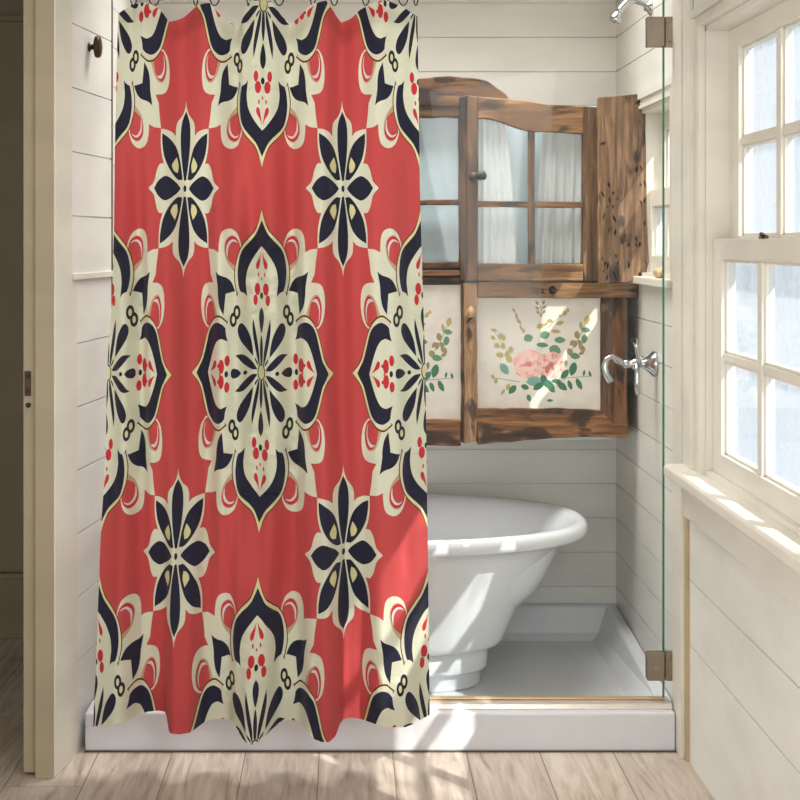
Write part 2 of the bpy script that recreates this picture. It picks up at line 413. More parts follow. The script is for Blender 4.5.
# open door whose edge faces the room
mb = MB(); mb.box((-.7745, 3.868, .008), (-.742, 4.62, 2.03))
d1 = struct(link('door_1', mb, M_TRIM_SHADE, bevel=.002), 'cream door standing open, seen edge on')
mb = MB()
x = PX(28.5, 3.868)
mb.box((x - .009, 3.864, PZ(396, 3.868)), (x + .006, 3.869, PZ(371, 3.868)))
link('latch_plate', mb, M_BRONZE, d1, bevel=.001)
mb = MB(); mb.tube([(x - .001, 3.867, PZ(376, 3.868)), (x - .001, 3.858, PZ(376, 3.868))], .0052, 12)
mb.tube([(x, 3.867, PZ(391, 3.868)), (x, 3.860, PZ(391, 3.868))], .0055, 12)
mb.tube([(x, 3.867, PZ(405, 3.868)), (x, 3.862, PZ(405, 3.868))], .0062, 12)
link('latch_bolt', mb, M_BLACK, d1, smooth=False)

# ------------------------------------------------------------ shower tray
tray = empty('shower_tray', (.1, 4.5, 0))
tag(tray, 'white shower tray with a low raised curb under the glass door', 'shower tray')
XT0, XT1 = -.633, .834
mb = MB(); mb.box((-.656, 4.052, 0), (XT1, 4.17, .098))
link('curb', mb, M_TRAY, tray, bevel=.006, seg=3)
mb = MB()
def tray_ring(i, z, y0=4.168):
    return [(XT0 + i, y0 + i * .35, z), (XT1 + .015 - i, y0 + i * .35, z), (XT1 + .015 - i, 5.047 - i, z), (XT0 + i, 5.047 - i, z)]
rg = [tray_ring(0, .0), tray_ring(0, .150), tray_ring(.022, .150), tray_ring(.034, .142), tray_ring(.062, .072), tray_ring(.085, .052), tray_ring(.12, .048)]
for r_ in rg[1:4]:
    for k in (0, 1): r_[k] = (r_[k][0], r_[k][1], min(r_[k][2], .096))
mb.rings(rg, cap0=True, cap1=True)
link('basin', mb, M_TRAY, tray, bevel=.012, seg=4)
mb = MB(); mb.box((-.655, 4.046, 0), (XR - .018, 4.0525, .003))
link('caulk_line', mb, M_GROUT, tray)
recenter(tray, (.1, 4.5, 0))

# glass door
gd = empty('shower_door'); tag(gd, 'clear frameless glass shower door with green edge right of the curtain', 'glass door')
YG = 4.115; XE = PX(664.5, YG)
mb = MB(); mb.box((-.08, YG, .118), (XE - .004, YG + .009, 1.93)); link('glass_pane', mb, M_GLASS, gd)
mb = MB(); mb.box((XE - .004, YG, .118), (XE, YG + .009, 1.93)); link('glass_edge', mb, M_EDGE, gd)
for (ya, yb) in ((17, 47), (652, 680)):
    za, zb = PZ(yb, YG), PZ(ya, YG)
    mb = MB(); mb.box((XE - .046, YG - .010, za), (XE - .001, YG - .001, zb)); mb.box((XE - .046, YG + .010, za), (XE - .001, YG + .018, zb))
    hg = link('hinge', mb, M_NICKEL, gd, bevel=.002)
    mb = MB(); mb.box((XE + .001, YG - .010, za), (XR - .0005, YG + .018, zb))
    mb.box((XE + .006, YG - .016, za + .012), (XR - .006, YG - .009, zb - .016))
    link('wall_bracket', mb, M_NICKEL, hg, bevel=.0015)
    mb = MB(); mb.tube([(XE - .024, YG - .013, (za + zb) / 2), (XE - .024, YG - .009, (za + zb) / 2)], .0028, 10); link('hinge_screw', mb, M_CHROME, hg)
mb = MB(); mb.box((-.08, YG - .004, .1135), (XE, YG + .013, .1185)); link('door_sweep', mb, M_GOLD, gd, bevel=.002)
recenter(gd, (XE, YG, .112))
mb = MB()
mb.prism([(-.636, 4.078, .098), (-.636, 4.082, .1125), (-.636, 4.15, .113), (-.636, 4.156, .098)], (XR - .020 + .636, 0, 0))
th_ = link('threshold_rail', mb, M_RAIL, tray, bevel=.002); th_.matrix_parent_inverse = Matrix.Translation((-.1, -4.5, 0)); th_['label'] = 'satin metal threshold rail along the curb'

# ------------------------------------------------------------ bathtub
def sup(rx, ry, z, n=2.4, cx=.031, cy=4.585, K=72):
    out = []
    for k in range(K):
        t = 2 * math.pi * k / K; c, s_ = math.cos(t), math.sin(t)
        out.append((cx + rx * math.copysign(abs(c) ** (2 / n), c), cy + ry * math.copysign(abs(s_) ** (2 / n), s_), z))
    return out
tub = empty('bathtub'); tag(tub, 'white freestanding tub with rolled rim behind the curtain, under the rustic cabinet', 'bathtub')
mb = MB()
mb.rings([sup(a, b_, z, n) for a, b_, z, n in [
    (.370, .205, .160, 3), (.396, .232, .158, 3), (.414, .246, .166, 3), (.424, .258, .190, 2.9), (.450, .284, .25, 2.7), (.488, .315, .325, 2.6),
    (.540, .350, .405, 2.5), (.582, .372, .450, 2.4), (.618, .392, .460, 2.3), (.640, .408, .460, 2.3), (.655, .420, .468, 2.3), (.660, .425, .480, 2.3), (.655, .421, .497, 2.3),
    (.642, .408, .507, 2.3), (.622, .388, .505, 2.3), (.606, .370, .490, 2.3), (.585, .350, .455, 2.3), (.560, .325, .39, 2.4), (.520, .29, .31, 2.5), (.44, .24, .235, 2.6), (.28, .15, .205, 2.4), (.1, .05, .20, 2)]])
link('basin', mb, M_TUB, tub, smooth=True, sub=1)
mb = MB()
mb.rings([sup(a, b_, z, 3.2) for a, b_, z in [(.352, .192, .0485), (.356, .196, .054), (.356, .196, .090), (.362, .200, .096), (.370, .212, .097), (.373, .215, .102), (.373, .215, .152), (.367, .210, .160)]])
link('plinth', mb, M_TUB, tub, smooth=True)
recenter(tub, (.005, 4.585, .0485))

# ------------------------------------------------------------ flat pattern triangulation
def spline(poly, n=4):
    out = []; L = len(poly)
    for i in range(L):
        a, b_ = poly[i], poly[(i + 1) % L]; p0, p1 = Vector(a[:2]), Vector(b_[:2])
        ca, cb = len(a) > 2, len(b_) > 2
        pm, pn = Vector(poly[i - 1][:2]), Vector(poly[(i + 2) % L][:2])
        d = (p1 - p0)
        m0 = d if ca else (p1 - pm) / 2; m1 = d if cb else (pn - p0) / 2
        lim = d.length * 1.3
        if m0.length > lim: m0 = m0.normalized() * lim
        if m1.length > lim: m1 = m1.normalized() * lim
        k = n if d.length > 3 else 2
        if ca and cb: k = 1
        for s_ in range(k):
            t = s_ / k; t2, t3 = t * t, t * t * t
            q = p0 * (2*t3 - 3*t2 + 1) + m0 * (t3 - 2*t2 + t) + p1 * (-2*t3 + 3*t2) + m1 * (t3 - t2)
            out.append((q.x, q.y))
    return out
def ell(cx, cy, rx, ry, a=0, K=14):
    ca, sa = math.cos(R(a)), math.sin(R(a)); out = []
    for k in range(K):
        t = 2 * math.pi * k / K; x, y = rx * math.cos(t), ry * math.sin(t)
        out.append((cx + x * ca - y * sa, cy + x * sa + y * ca))
    return out
def clip_rect(poly, x0, y0, x1, y1):
    def cl(pl, inside, inter):
        out = []
        for i in range(len(pl)):
            a, b_ = pl[i - 1], pl[i]; ia, ib = inside(a), inside(b_)
            if ib:
                if not ia: out.append(inter(a, b_))
                out.append(b_)
            elif ia: out.append(inter(a, b_))
        return out
    def ix(c): return lambda a, b_: (c, a[1] + (b_[1] - a[1]) * (c - a[0]) / (b_[0] - a[0]))
    def iy(c): return lambda a, b_: (a[0] + (b_[0] - a[0]) * (c - a[1]) / (b_[1] - a[1]), c)
    for ins, it in ((lambda p: p[0] >= x0, ix(x0)), (lambda p: p[0] <= x1, ix(x1)), (lambda p: p[1] >= y0, iy(y0)), (lambda p: p[1] <= y1, iy(y1))):
        poly = cl(poly, ins, it)
        if len(poly) < 3: return []
    return poly
def pip(px, py, poly):
    ins = np.zeros(len(px), bool); q = np.array(poly); n = len(q)
    j = n - 1
    for i in range(n):
        xi, yi, xj, yj = q[i][0], q[i][1], q[j][0], q[j][1]
        if yi != yj:
            c = ((yi > py) != (yj > py)) & (px < (xj - xi) * (py - yi) / (yj - yi) + xi)
            ins ^= c
        j = i
    return ins
def triangulate(W, H, shapes, gx, gy):
    V = []; E = []
    shp = []
    for poly, mi in shapes:
        q = clip_rect(poly, 0, 0, W, H)
        if len(q) >= 3: shp.append((q, mi))
    nx, ny = max(1, round(W / gx)), max(1, round(H / gy))
    for i in range(nx + 1):
        for j in range(ny + 1): V.append((W * i / nx, H * j / ny))
    ring = [(0, 0), (W, 0), (W, H), (0, H)]
    n0 = len(V); V += ring; E += [(n0 + k, n0 + (k + 1) % 4) for k in range(4)]
    for q, mi in shp:
        n0 = len(V); V += q; E += [(n0 + k, n0 + (k + 1) % len(q)) for k in range(len(q))]
    res = delaunay_2d_cdt([Vector(p) for p in V], E, [], 0, 1e-4)
    vs = np.array([(v.x, v.y) for v in res[0]]); tr = np.array([f for f in res[2] if len(f) == 3])
    a, b_, c = vs[tr[:, 0]], vs[tr[:, 1]], vs[tr[:, 2]]
    area2 = np.abs((b_[:, 0] - a[:, 0]) * (c[:, 1] - a[:, 1]) - (c[:, 0] - a[:, 0]) * (b_[:, 1] - a[:, 1]))
    tr = tr[area2 > 1e-7]
    cen = vs[tr].mean(axis=1); mi_ = np.zeros(len(tr), int)
    for q, mi in shp: mi_[pip(cen[:, 0], cen[:, 1], q)] = mi
    return vs, tr, mi_

# ------------------------------------------------------------ shower curtain
RED, CREAM, NAVY, GOLD, TAN, BERRY, PALE, BROWN = range(8)
HW, HH = 80.0, 184.0
def mir(pl): return [((p[1] * HW / HH, p[0] * HH / HW * (.915 if p[0] > 3 else 1)) + tuple(p[2:])) for p in pl]
both = []
def add(pl, mi, mirror=True, sm=True):
    both.append((spline(pl) if sm else pl, mi))
    if mirror: q = mir(pl); both.append((spline(q) if sm else q, mi))
add([(55.3,124,1),(48.5,123.2),(43,120.2,1),(38,100,1),(25,70,1),(39,67,1),(52.5,99,1),(53.6,111)], CREAM, False)
add([(0,0,1),(44,0,1),(44,84,1),(36,97,1),(0,97,1)], CREAM, False)
add([(26.5,126,1),(42,123,1),(44,100,1),(42,60,1),(20,60,1),(20,100,1)], CREAM)
# scroll
add([(21,124,1),(22,131),(25,139),(29.5,143.2),(34,144),(38.5,142),(41.3,137.5),(42.6,130),(43,119),(43,100,1),(28,84,1),(24,100,1)], CREAM)
add([(27.5,101,1),(32.5,107.5),(36,115),(37.4,124),(37.2,128),(36,132.3),(33,136.2),(29,137.3),(25,134.2),(22.4,127.5),(23,112,1)], TAN)
add([(22.2,126.5),(23,130),(25,133.6),(29,136.4),(32.8,135.4),(35.4,132),(36.6,127.5),(36.0,120),(33.2,113),(30.5,110),(27,107.5),(24.5,113),(22.5,120)], BERRY)
add([(23.6,129.0,1),(26.5,132.4),(30.2,133.2),(33.6,130.4),(35.4,125.5),(35.1,119),(33.9,115.2,1),(34.0,121),(32.9,126.6),(30.2,130.6),(27,131)], PALE)
add([(22.4,124.5),(23.4,127.6),(26.8,130.7),(30,130.2),(32.5,126.4),(33.6,121),(33.2,115),(30.3,110.6),(27,108),(24.6,113),(22.9,119)], RED)
# ogee petal: outline, gold band, navy, cream heart
add([(-2,164,1),(0,164,1),(2.3,156),(5,148.5),(8.3,142.2),(12,138),(16,133.6),(19.5,129.2),(22.5,123.8),(25,116.6),(26.9,108),(27.7,99),(27.3,91),(24.6,76,1),(22,84,1),(-2,80,1)], BROWN)
add([(-2,163,1),(0,163,1),(1.8,156),(4.3,148),(7.4,141.6),(11.2,137.3),(15.2,133),(18.7,128.6),(21.7,123.4),(24.1,116.4),(26,108),(26.8,99),(26.4,91),(24.2,79,1),(22,84,1),(-2,80,1)], GOLD)
add([(-2,120,1),(19.6,125,1),(22.7,117.4),(24.7,108.4),(25.4,99),(25,90),(23.4,80.5,1),(18,79.5,1),(-2,76,1)], PALE)
add([(-2,152.5,1),(0,152.5,1),(2.8,146),(6,139.5),(10,134.4),(15,129),(19,124.2),(21.8,118),(23.6,109),(24.2,99),(23.2,88),(21.6,81.5,1),(18,79.5),(15.5,76.2,1),(-2,76,1)], NAVY)
add([(-2,126.5,1),(0,126.5,1),(4,122),(9,115.3),(13,108.3),(15.5,101),(16.6,91),(16.1,84),(15.4,76.4,1),(14,60,1),(-2,60,1)], CREAM)
# thorn on the diagonal
add([(46,101.6,1),(42,98),(35,95.4),(31,92),(28.3,87),(26.4,81.6,1),(30,81),(35.5,79.4,1),(36.4,69),(37.4,58.5,1),(41.5,67),(43.2,77),(43.7,87)], NAVY, False)
# 8 shape
for (a_, b_) in ((24.6, 60.8), (28.0, 53.4)): both.append((ell(a_, b_, 3.5, 7.3), NAVY))
for (a_, b_) in ((24.6, 60.8), (28.0, 53.4)): both.append((ell(a_, b_, 1.5, 3.7), GOLD))
# spokes
add([(-1,65.5,1),(0,65.5),(2.2,61),(2.8,54),(1.6,45),(0.3,39.6,1),(-1,39.6,1)], NAVY, False)
add([(-1,37,1),(0.4,37,1),(1.4,29),(1.6,20),(1.0,9,1),(-1,9,1)], NAVY, False)
add([(9.4,54.5,1),(9.9,44),(8.5,32),(5.6,18),(3.0,7.5,1),(2.0,8,1),(2.5,18),(4.0,28),(6.2,40)], NAVY, False)
add([(17.8,48),(20.6,49.8),(23,47),(23.5,41),(21,33),(15.2,24),(8.8,15.6,1),(9.5,23),(11.2,33),(14,41)], NAVY, False)
add([(7.6,15,1),(6.9,11),(3.4,6,1),(4.2,9.5)], NAVY, False)
add([(25.9,18,1),(21,18.9),(17,17.6),(12,12.8),(8,8),(4.4,2.4,1),(10,2.6),(15,6.2),(20,11.4),(23,15.4)], NAVY, False)
add([(20,0,1),(23,3.6),(27.5,5),(29.8,2.6),(30,-1,1),(20,-1,1)], NAVY, False)
both.append((ell(16.3, 0, 1.8, 2.2), NAVY))
both.append((ell(34.2, 0, 1.7, 3.2), NAVY)); both.append((ell(0, 77, 1.8, 3.4), NAVY))
both.append((ell(0, 0, 4.2, 9.0), NAVY)); both.append((ell(0, 0, 3.3, 7.4), GOLD))
# berries and hearts
for (a_, b_, c_, d_) in ((4.7, 83.5, 3.2, 6.2), (6.8, 72.5, 2.4, 5.6)):
    both.append((ell(a_, b_, c_, d_), BERRY))
both.append((ell(39.2, 7.6, 2.9, 7.2), BERRY)); both.append((ell(33.5, 13.2, 2.5, 5.5), BERRY))
add([(0.5,120.5,1),(2.6,115),(5.4,110.5),(6.4,106.5),(5.2,103.2),(3.2,104.6),(1.9,110)], BERRY)
for (a_, b_, c_, d_) in ((3.5, 98, .8, 2.4), (0, 94, .7, 1.6)):
    both.append((ell(a_, b_, c_, d_), BERRY)); both.append((ell(b_ * HW / HH, a_ * HH / HW, d_ * .435, c_ * 2.3), BERRY))
# small flower in the opposite corner
def fl(pl, mi, sm=True):
    q = [((HW - p[0], HH - p[1]) + tuple(p[2:])) for p in pl]; both.append((spline(q) if sm else q, mi))
fl([(-1,88.5,1),(0,88.5,1),(.9,81.5),(3.6,73.7),(8.4,67.4),(10,61.3),(10.1,52.6,1),(13.7,56.4),(19.3,58.7),(24.7,59.4,1),(24.6,44.4),(23.4,34.3),(21,24.6,1),(25,24.2),(28,17.8),(30.8,6.8),(36.2,.6,1),(36.2,-1,1),(-1,-1,1)], CREAM)
fl([(-1,78,1),(0,78,1),(3.5,69),(5,59),(5,44.4),(3.6,27.5),(1.0,8,1),(-1,8,1)], NAVY)
fl([(23.4,55,1),(16,50),(9.2,41),(5.0,26.4),(2.4,9,1),(7.2,9),(14.8,18.6),(20.5,31),(23,44.4)], NAVY)
fl([(8.6,31.5,1),(11.3,27),(12.8,22.5),(10.6,17.2),(7.2,15.4,1),(6.5,23)], GOLD)
fl([(30.8,-1,1),(30.8,0,1),(26,7.6),(19.9,12),(14.8,10.9),(8.2,5.6),(4.4,.8,1),(4.4,-1,1)], NAVY)
both.append((ell(HW, HH, 2.9, 5.6), CREAM)); both.append((ell(HW, HH, 1.5, 3.4), NAVY))
tv, tt, tm = triangulate(HW, HH, both, 4.0, 9.2)

rows_y = np.array([-60, 5, 188, 373, 553, 741, 800.])
colsX = np.array([[112,188,264,341,417.5],[111,187,264,341,417.5],[109,184.5,262,343,420.5],[107.5,182.5,261,343,426.5],[100,177.5,259,343.5,429],[92,173.5,256,343.5,431],[91,173,256,343.5,431]])
yc = np.array([-363, -179, 5, 188.5, 373, 553, 741, 925.])
Y0C = 3.88
# folds: distance towards the camera
fx = np.array([60,92,120,144,162,176,190,206,228,240,252,264,282,298,314,328,337,346,360,384,404,430,460.])
fb = np.array([.0,-.01,.030,-.040,-.055,.045,.040,-.030,-.035,.03,.070,.045,-.035,-.030,.045,.070,.03,-.050,-.04,.022,.026,-.05,-.06])
tx = np.array([60,112,130,146,158,182,206,216,238,244,258,270,290,312,326,342,360,380,400,418,460.])
tb_ = 1.4 * np.array([0,.0,.012,.020,.012,-.014,.018,.012,-.018,.008,.024,.008,-.020,.012,.020,-.020,.0,.020,.006,-.01,0])
mxs = np.array([60,108,124,140,152,170,190,205,222,236,252,272,293,306,322,340,358,376,392,412,428,460.])
mbs = 2.9 * np.array([0,.0,.014,-.006,.012,.020,-.004,-.010,.016,.006,-.014,.012,-.012,.010,.018,-.006,.004,.016,.012,-.008,-.02,-.03])
def cub(x, xs, ys):
    i = np.clip(np.searchsorted(xs, x) - 1, 0, len(xs) - 2)
    t = np.clip((x - xs[i]) / (xs[i + 1] - xs[i]), 0, 1); t = t * t * (3 - 2 * t)
    return ys[i] * (1 - t) + ys[i + 1] * t
def fold(x, y):
    x = x + 4 * np.sin(y / 95.0) * 0.4
    t = np.clip((y - 60) / 240., 0, 1); t = t * t * (3 - 2 * t)
    s_ = np.clip((y - 380) / 340., 0, 1); s_ = s_ * s_ * (3 - 2 * s_)
    a = cub(x, tx, tb_) * (1 - t) + cub(x, mxs, mbs) * t
    return a * (1 - s_) + cub(x, fx, fb) * s_ + .0012 * np.sin(x * .9 + y * .01) * np.sin(y * .021 + x * .03)
hx = np.array([60,91,108,125,135,145,155,165,167.6,173,182,192,199,205,220,235,239,245,252,262,270,280,290,300,306,312,320,330,337,340.5,350,360,372,385,405,418,431,460.])
hy = np.array([727,727,725,722,717,712,711,712,730,733,734,732,726,721,719,721,731,740,744,740,731,722,720,722,729,737,741,741,735,720,718,719,723,727,727,722,715,713.])
tpx = np.array([60,119,132,145,155,163,169,182,196,204,211,217,226,240,244,249,258,271,276,282,291,298,312,327,333,341,351,361,375,388,402,417,460.])
tpy = np.array([14,14,6,4,6,13,22,17,7,5,4,12,21,25,16,3,0,2,8,16,22,17,5,2,11,21,18,9,3,2,7,15,20.])
lx = np.array([-60,15,60,140,225,300,340,370,440,500,540,600,680,735,800.]); lv = np.array([119,118.5,117,115.5,115,112.5,109,107,106,103,100,98,95,91,90.])
V3 = []; key = {}; FA = []; MI = []
def colx(u, y):
    r = np.clip(np.searchsorted(rows_y, y) - 1, 0, len(rows_y) - 2); t = np.clip((y - rows_y[r]) / (rows_y[r + 1] - rows_y[r]), 0, 1)
    c = np.clip(np.floor(u).astype(int), 0, 3); s_ = u - c
    a = colsX[r, c] * (1 - s_) + colsX[r, c + 1] * s_; b2 = colsX[r + 1, c] * (1 - s_) + colsX[r + 1, c + 1] * s_
    return a * (1 - t) + b2 * t
for j in range(-1, 5):                                       # half periods down the cloth
    ji = j + 2; ya, yb = yc[ji], yc[ji + 1]
    vv = tv[:, 1] / HH; vy = (ya + (yb - ya) * vv) if j % 2 == 0 else (yb - (yb - ya) * vv)
    for i in range(4):
        uu = tv[:, 0] / HW; ux = i + uu if i % 2 == 0 else i + 1 - uu
        sel = tt[(vy[tt].max(axis=1) > -5) & (vy[tt].min(axis=1) < 750)]
        ms = tm[(vy[tt].max(axis=1) > -5) & (vy[tt].min(axis=1) < 750)]
        if len(sel) == 0: continue
        x = colx(ux, vy)
        ids = np.empty(len(x), int)
        for k in np.unique(sel):
            kk = (round(ux[k], 4), round(vy[k], 3))
            if kk not in key: key[kk] = len(V3); V3.append((x[k], vy[k]))
            ids[k] = key[kk]
        ii = ids[sel]; ii = ii[:, ::-1] if (i + j) % 2 else ii
        FA += [tuple(t) for t in ii]; MI += list(ms)
V3 = np.array(V3)
def clip_tris(V, FAs, MIs, fn):
    d = fn(V[:, 0], V[:, 1]); V = [tuple(p) for p in V]; cache = {}; out = []; om = []
    def cut(a, b_):
        k_ = (a, b_) if a < b_ else (b_, a)
        if k_ not in cache:
            t = d[a] / (d[a] - d[b_]); cache[k_] = len(V); V.append((V[a][0] + (V[b_][0] - V[a][0]) * t, V[a][1] + (V[b_][1] - V[a][1]) * t))
        return cache[k_]
    for f, m_ in zip(FAs, MIs):
        ins = [d[i] >= 0 for i in f]; n = sum(ins)
        if n == 3: out.append(f); om.append(m_); continue
        if n == 0: continue
        pl = []
        for q in range(3):
            a, b_ = f[q], f[(q + 1) % 3]
            if d[a] >= 0: pl.append(a)
            if (d[a] >= 0) != (d[b_] >= 0): pl.append(cut(a, b_))
        for q in range(1, len(pl) - 1): out.append((pl[0], pl[q], pl[q + 1])); om.append(m_)
    return np.array(V), out, om
V3, FA, MI = clip_tris(V3, FA, MI, lambda x, y: y - np.interp(x, tpx, tpy) + .001)
V3, FA, MI = clip_tris(V3, FA, MI, lambda x, y: np.interp(x, hx, hy) - y - 127 * fold(x, y) * .9 + .001)
V3, FA, MI = clip_tris(V3, FA, MI, lambda x, y: x - np.interp(y, lx, lv) + .001)
used = sorted({i for f in FA for i in f}); rm = {o_: n_ for n_, o_ in enumerate(used)}
V3 = V3[used]; FA = [tuple(rm[i] for i in f) for f in FA]
dd = fold(V3[:, 0], V3[:, 1])
mb = MB()
mb.v = [((x - CX) * Y0C / F, Y0C - d_, CZ - (y - CY) * Y0C / F) for (x, y), d_ in zip(V3, dd)]
mb.f = FA; mb.m = [int(q) for q in MI]
FM = [fabric('cloth_red', (202, 81, 81)), fabric('cloth_cream', (226, 227, 203)), fabric('cloth_navy', (37, 38, 57), .12), fabric('cloth_gold', (226, 222, 164)),
      fabric('cloth_tan', (196, 168, 138)), fabric('cloth_berry', (204, 52, 62)), fabric('cloth_pale', (222, 220, 218)), fabric('cloth_brown', (86, 50, 50))]
cur = empty('shower_curtain'); tag(cur, 'red shower curtain with cream and navy floral medallions hanging in front of the tub', 'shower curtain')
me = bpy.data.meshes.new('cloth'); me.from_pydata(mb.v, [], mb.f)
for m_ in FM: me.materials.append(m_)
me.polygons.foreach_set('material_index', mb.m); me.shade_smooth()
o = bpy.data.objects.new('cloth', me); COL.objects.link(o); o.parent = cur
sm_ = o.modifiers.new('thickness', 'SOLIDIFY') if False else None
# turned-over hems, a second layer of cloth behind the front
def hem(name, xs, ys, h, sgn, mat_):
    m2 = MB(); n = len(xs); rws = 4
    for r_ in range(rws):
        yy_ = ys + sgn * h * r_ / (rws - 1)
        d_ = fold(xs, yy_)
        for k in range(n): m2.v.append(((xs[k] - CX) * Y0C / F, Y0C - d_[k] + .011, CZ - (yy_[k] - CY) * Y0C / F))
    for r_ in range(rws - 1):
        for k in range(n - 1): m2.f.append((r_*n + k, r_*n + k + 1, (r_+1)*n + k + 1, (r_+1)*n + k)); m2.m.append(0)
    ob = link(name, m2, mat_, cur, smooth=True); return ob
M_HEM = fabric('cloth_lining', (200, 170, 160), .3)
xs = np.linspace(120, 416, 150); hem('top_hem', xs, np.interp(xs, tpx, tpy) + .6, 16, 1, M_HEM)
xs = np.linspace(93, 429, 170); hb_ = np.interp(xs, hx, hy) - 127 * .9 * fold(xs, np.full_like(xs, 728.)) - 1.2
hem('bottom_hem', xs, hb_, 22, -1, M_HEM)
recenter(cur, (PX(261, Y0C), Y0C, PZ(735, Y0C)))

# rod and rings
ZROD = PZ(-14, Y0C)
rod = MB(); rod.tube([(-.672, Y0C, ZROD), (XR - .002, Y0C, ZROD)], .0105, 16)
for x_, s_ in ((-.672, 1), (XR - .002, -1)): rod.tube([(x_, Y0C, ZROD), (x_ + s_ * .012, Y0C, ZROD)], .024, 20)
tag(link('curtain_rod', rod, M_WIRE, smooth=False, bevel=.001), 'dark round rod that carries the shower curtain rings', 'curtain rod')
ring0 = None
ring_x = [(134, 35), (154, -40), (196, 25), (215, 48), (249, 20), (279, -42), (313, 22), (334, -30), (366, 30), (386, -20), (403, -45), (416, 15)]
side_txt = ['above the left edge of the cloth', 'second from the left edge of the cloth', 'at the left end of the first red gap', 'above the left white bud of the middle medallion',
            'just left of the centre medallion top', 'just right of the centre medallion top', 'over the red berries right of the centre', 'at the start of the right red gap', 'at the end of the right red gap',
            'over the berries of the right medallion', 'second from the right edge of the cloth', 'at the right edge of the cloth']
for k, (rx_, ang) in enumerate(ring_x):
    if ring0 is None:
        m2 = MB(); pts = []
        for q in range(28):
            t = 2 * math.pi * q / 28; pts.append((0, math.sin(t) * .019, math.cos(t) * (.030 if True else 0)))
        m2.tube(pts, .0016, 8, closed=True)
        o = link('curtain_ring', m2, M_WIRE, smooth=True); ring0 = o
    else:
        o = ring0.copy(); COL.objects.link(o)
    top_here = float(np.interp(rx_, tpx, tpy))
    o.location = (PX(rx_, Y0C), Y0C - .004, ZROD + .0125 - .030 + .0); o.rotation_euler = (0, 0, R(ang))
    tag(o, 'dark wire curtain ring ' + side_txt[k], 'curtain ring', 'wire rings along the curtain top')

# ------------------------------------------------------------ rustic cabinet on the back wall
YF = 4.66
W_DK = wood('old_wood_dark', (43, 28, 17), (83, 57, 35), (133, 96, 62), 'z', 1.0, .55)
W_DKX = wood('old_wood_dark_rail', (48, 31, 18), (94, 64, 38), (144, 104, 66), 'x', 4.0, .6)
W_RUST = wood('old_wood_rust', (64, 40, 22), (120, 78, 43), (172, 123, 76), 'x', 7.0, .72)
W_CREST = wood('old_wood_crest', (50, 33, 18), (99, 67, 36), (150, 108, 62), 'x', 30.0, .7)
W_RUSTZ = wood('old_wood_rust_upright', (59, 37, 19), (108, 70, 38), (157, 108, 64), 'z', 9.0, .62)
W_PALE = wood('old_wood_pale', (100, 74, 50), (160, 124, 88), (194, 160, 124), 'z', 12.0, .40)
W_DOOR = wood('old_wood_door', (57, 39, 26), (102, 75, 51), (148, 115, 83), 'z', 14.0, .45)
W_DOORX = wood('old_wood_door_rail', (72, 48, 30), (126, 90, 56), (176, 136, 94), 'x', 16.0, .5)
W_SHUT = wood('old_wood_shutter', (78, 58, 44), (122, 92, 66), (172, 136, 102), 'z', 21.0, .28)
rng = random.Random(5)
def board(name, poly, Yf, dep, m_, parent, rough=.9, bevel=.0025, step=9):
    # poly in photo pixels at distance Yf; edges broken into short hand-hewn steps
    out = []; L = len(poly)
    for i in range(L):
        a, b_ = poly[i], poly[(i + 1) % L]; d = math.hypot(b_[0] - a[0], b_[1] - a[1]); n = max(1, int(d / step))
        nx_, ny_ = ((b_[1] - a[1]) / d, -(b_[0] - a[0]) / d) if d else (0, 0)
        for k in range(n):
            t = k / n; w_ = 0 if k == 0 else rng.uniform(-.5, .5) * rough
            out.append((a[0] + (b_[0] - a[0]) * t + nx_ * w_, a[1] + (b_[1] - a[1]) * t + ny_ * w_))
    m2 = MB(); m2.prism([P(x_, y_, Yf) for x_, y_ in out], (0, dep, 0))
    return link(name, m2, m_, parent, bevel=bevel)
def rect(x0, y0, x1, y1): return [(x0, y0), (x1, y0), (x1, y1), (x0, y1)]

cab = empty('wall_cabinet'); tag(cab, 'rustic weathered wooden wall cabinet with panes and painted rose panels above the tub', 'cabinet')
DB = 5.048 - YF
board('carcass', rect(292, 108, 627, 436), YF + .09, 5.046 - YF - .09, W_RUSTZ, cab, 0)
board('back_board', rect(300, 106, 610, 440), YF + .082, .008, plain('pale_blue_board', (196, 212, 216), rough=.6), cab, 0)
board('crest_board', [(290, 80), (330, 77), (425, 78), (450, 76), (474, 78), (488, 81), (497, 88), (505, 93), (510, 100), (508, 106), (290, 106)], YF + .012, .078, W_CREST, cab, 1.4)
board('upper_rail', rect(290, 104, 466, 117), YF + .02, .072, W_DKX, cab)
board('post', [(459.5, 97), (466.8, 95), (467.5, 280), (460.5, 282)], YF + .004, .088, W_DK, cab, .8)
board('post', [(461, 282), (466, 282), (467, 443), (461.5, 443)], YF + .006, .086, W_DK, cab, .8)
board('mid_bar', rect(290, 199.5, 460, 205), YF + .02, .03, W_DKX, cab, .5)
board('mid_rail', rect(290, 262, 460, 269), YF + .012, .070, W_DKX, cab, .8)
board('mid_rail', rect(290, 270.5, 460, 276), YF + .006, .076, W_RUST, cab, .8)
board('mid_rail', rect(290, 277, 460, 285), YF + .014, .070, W_DKX, cab, .6)
m2 = MB(); a0 = P(290, 117, YF + .035); a1 = P(460, 262, YF + .035); m2.box(a0, (a1[0], a1[1] + .003, a1[2])); link('side_glass', m2, M_CABGLASS, cab)
board('sill_board', rect(290, 420, 461, 446), YF + .004, .088, W_RUST, cab, 1.2)
board('lower_post', [(463.5, 283), (477.5, 283), (477, 330), (478, 405), (476, 441), (464, 444), (465, 380)], YF - .002, .045, W_PALE, cab, .9)
board('bar_rail', [(478, 281.5), (600, 282.5), (638, 282), (638, 297.5), (560, 298.5), (477.5, 297.5)], YF - .004, .055, W_DOORX, cab, .7)
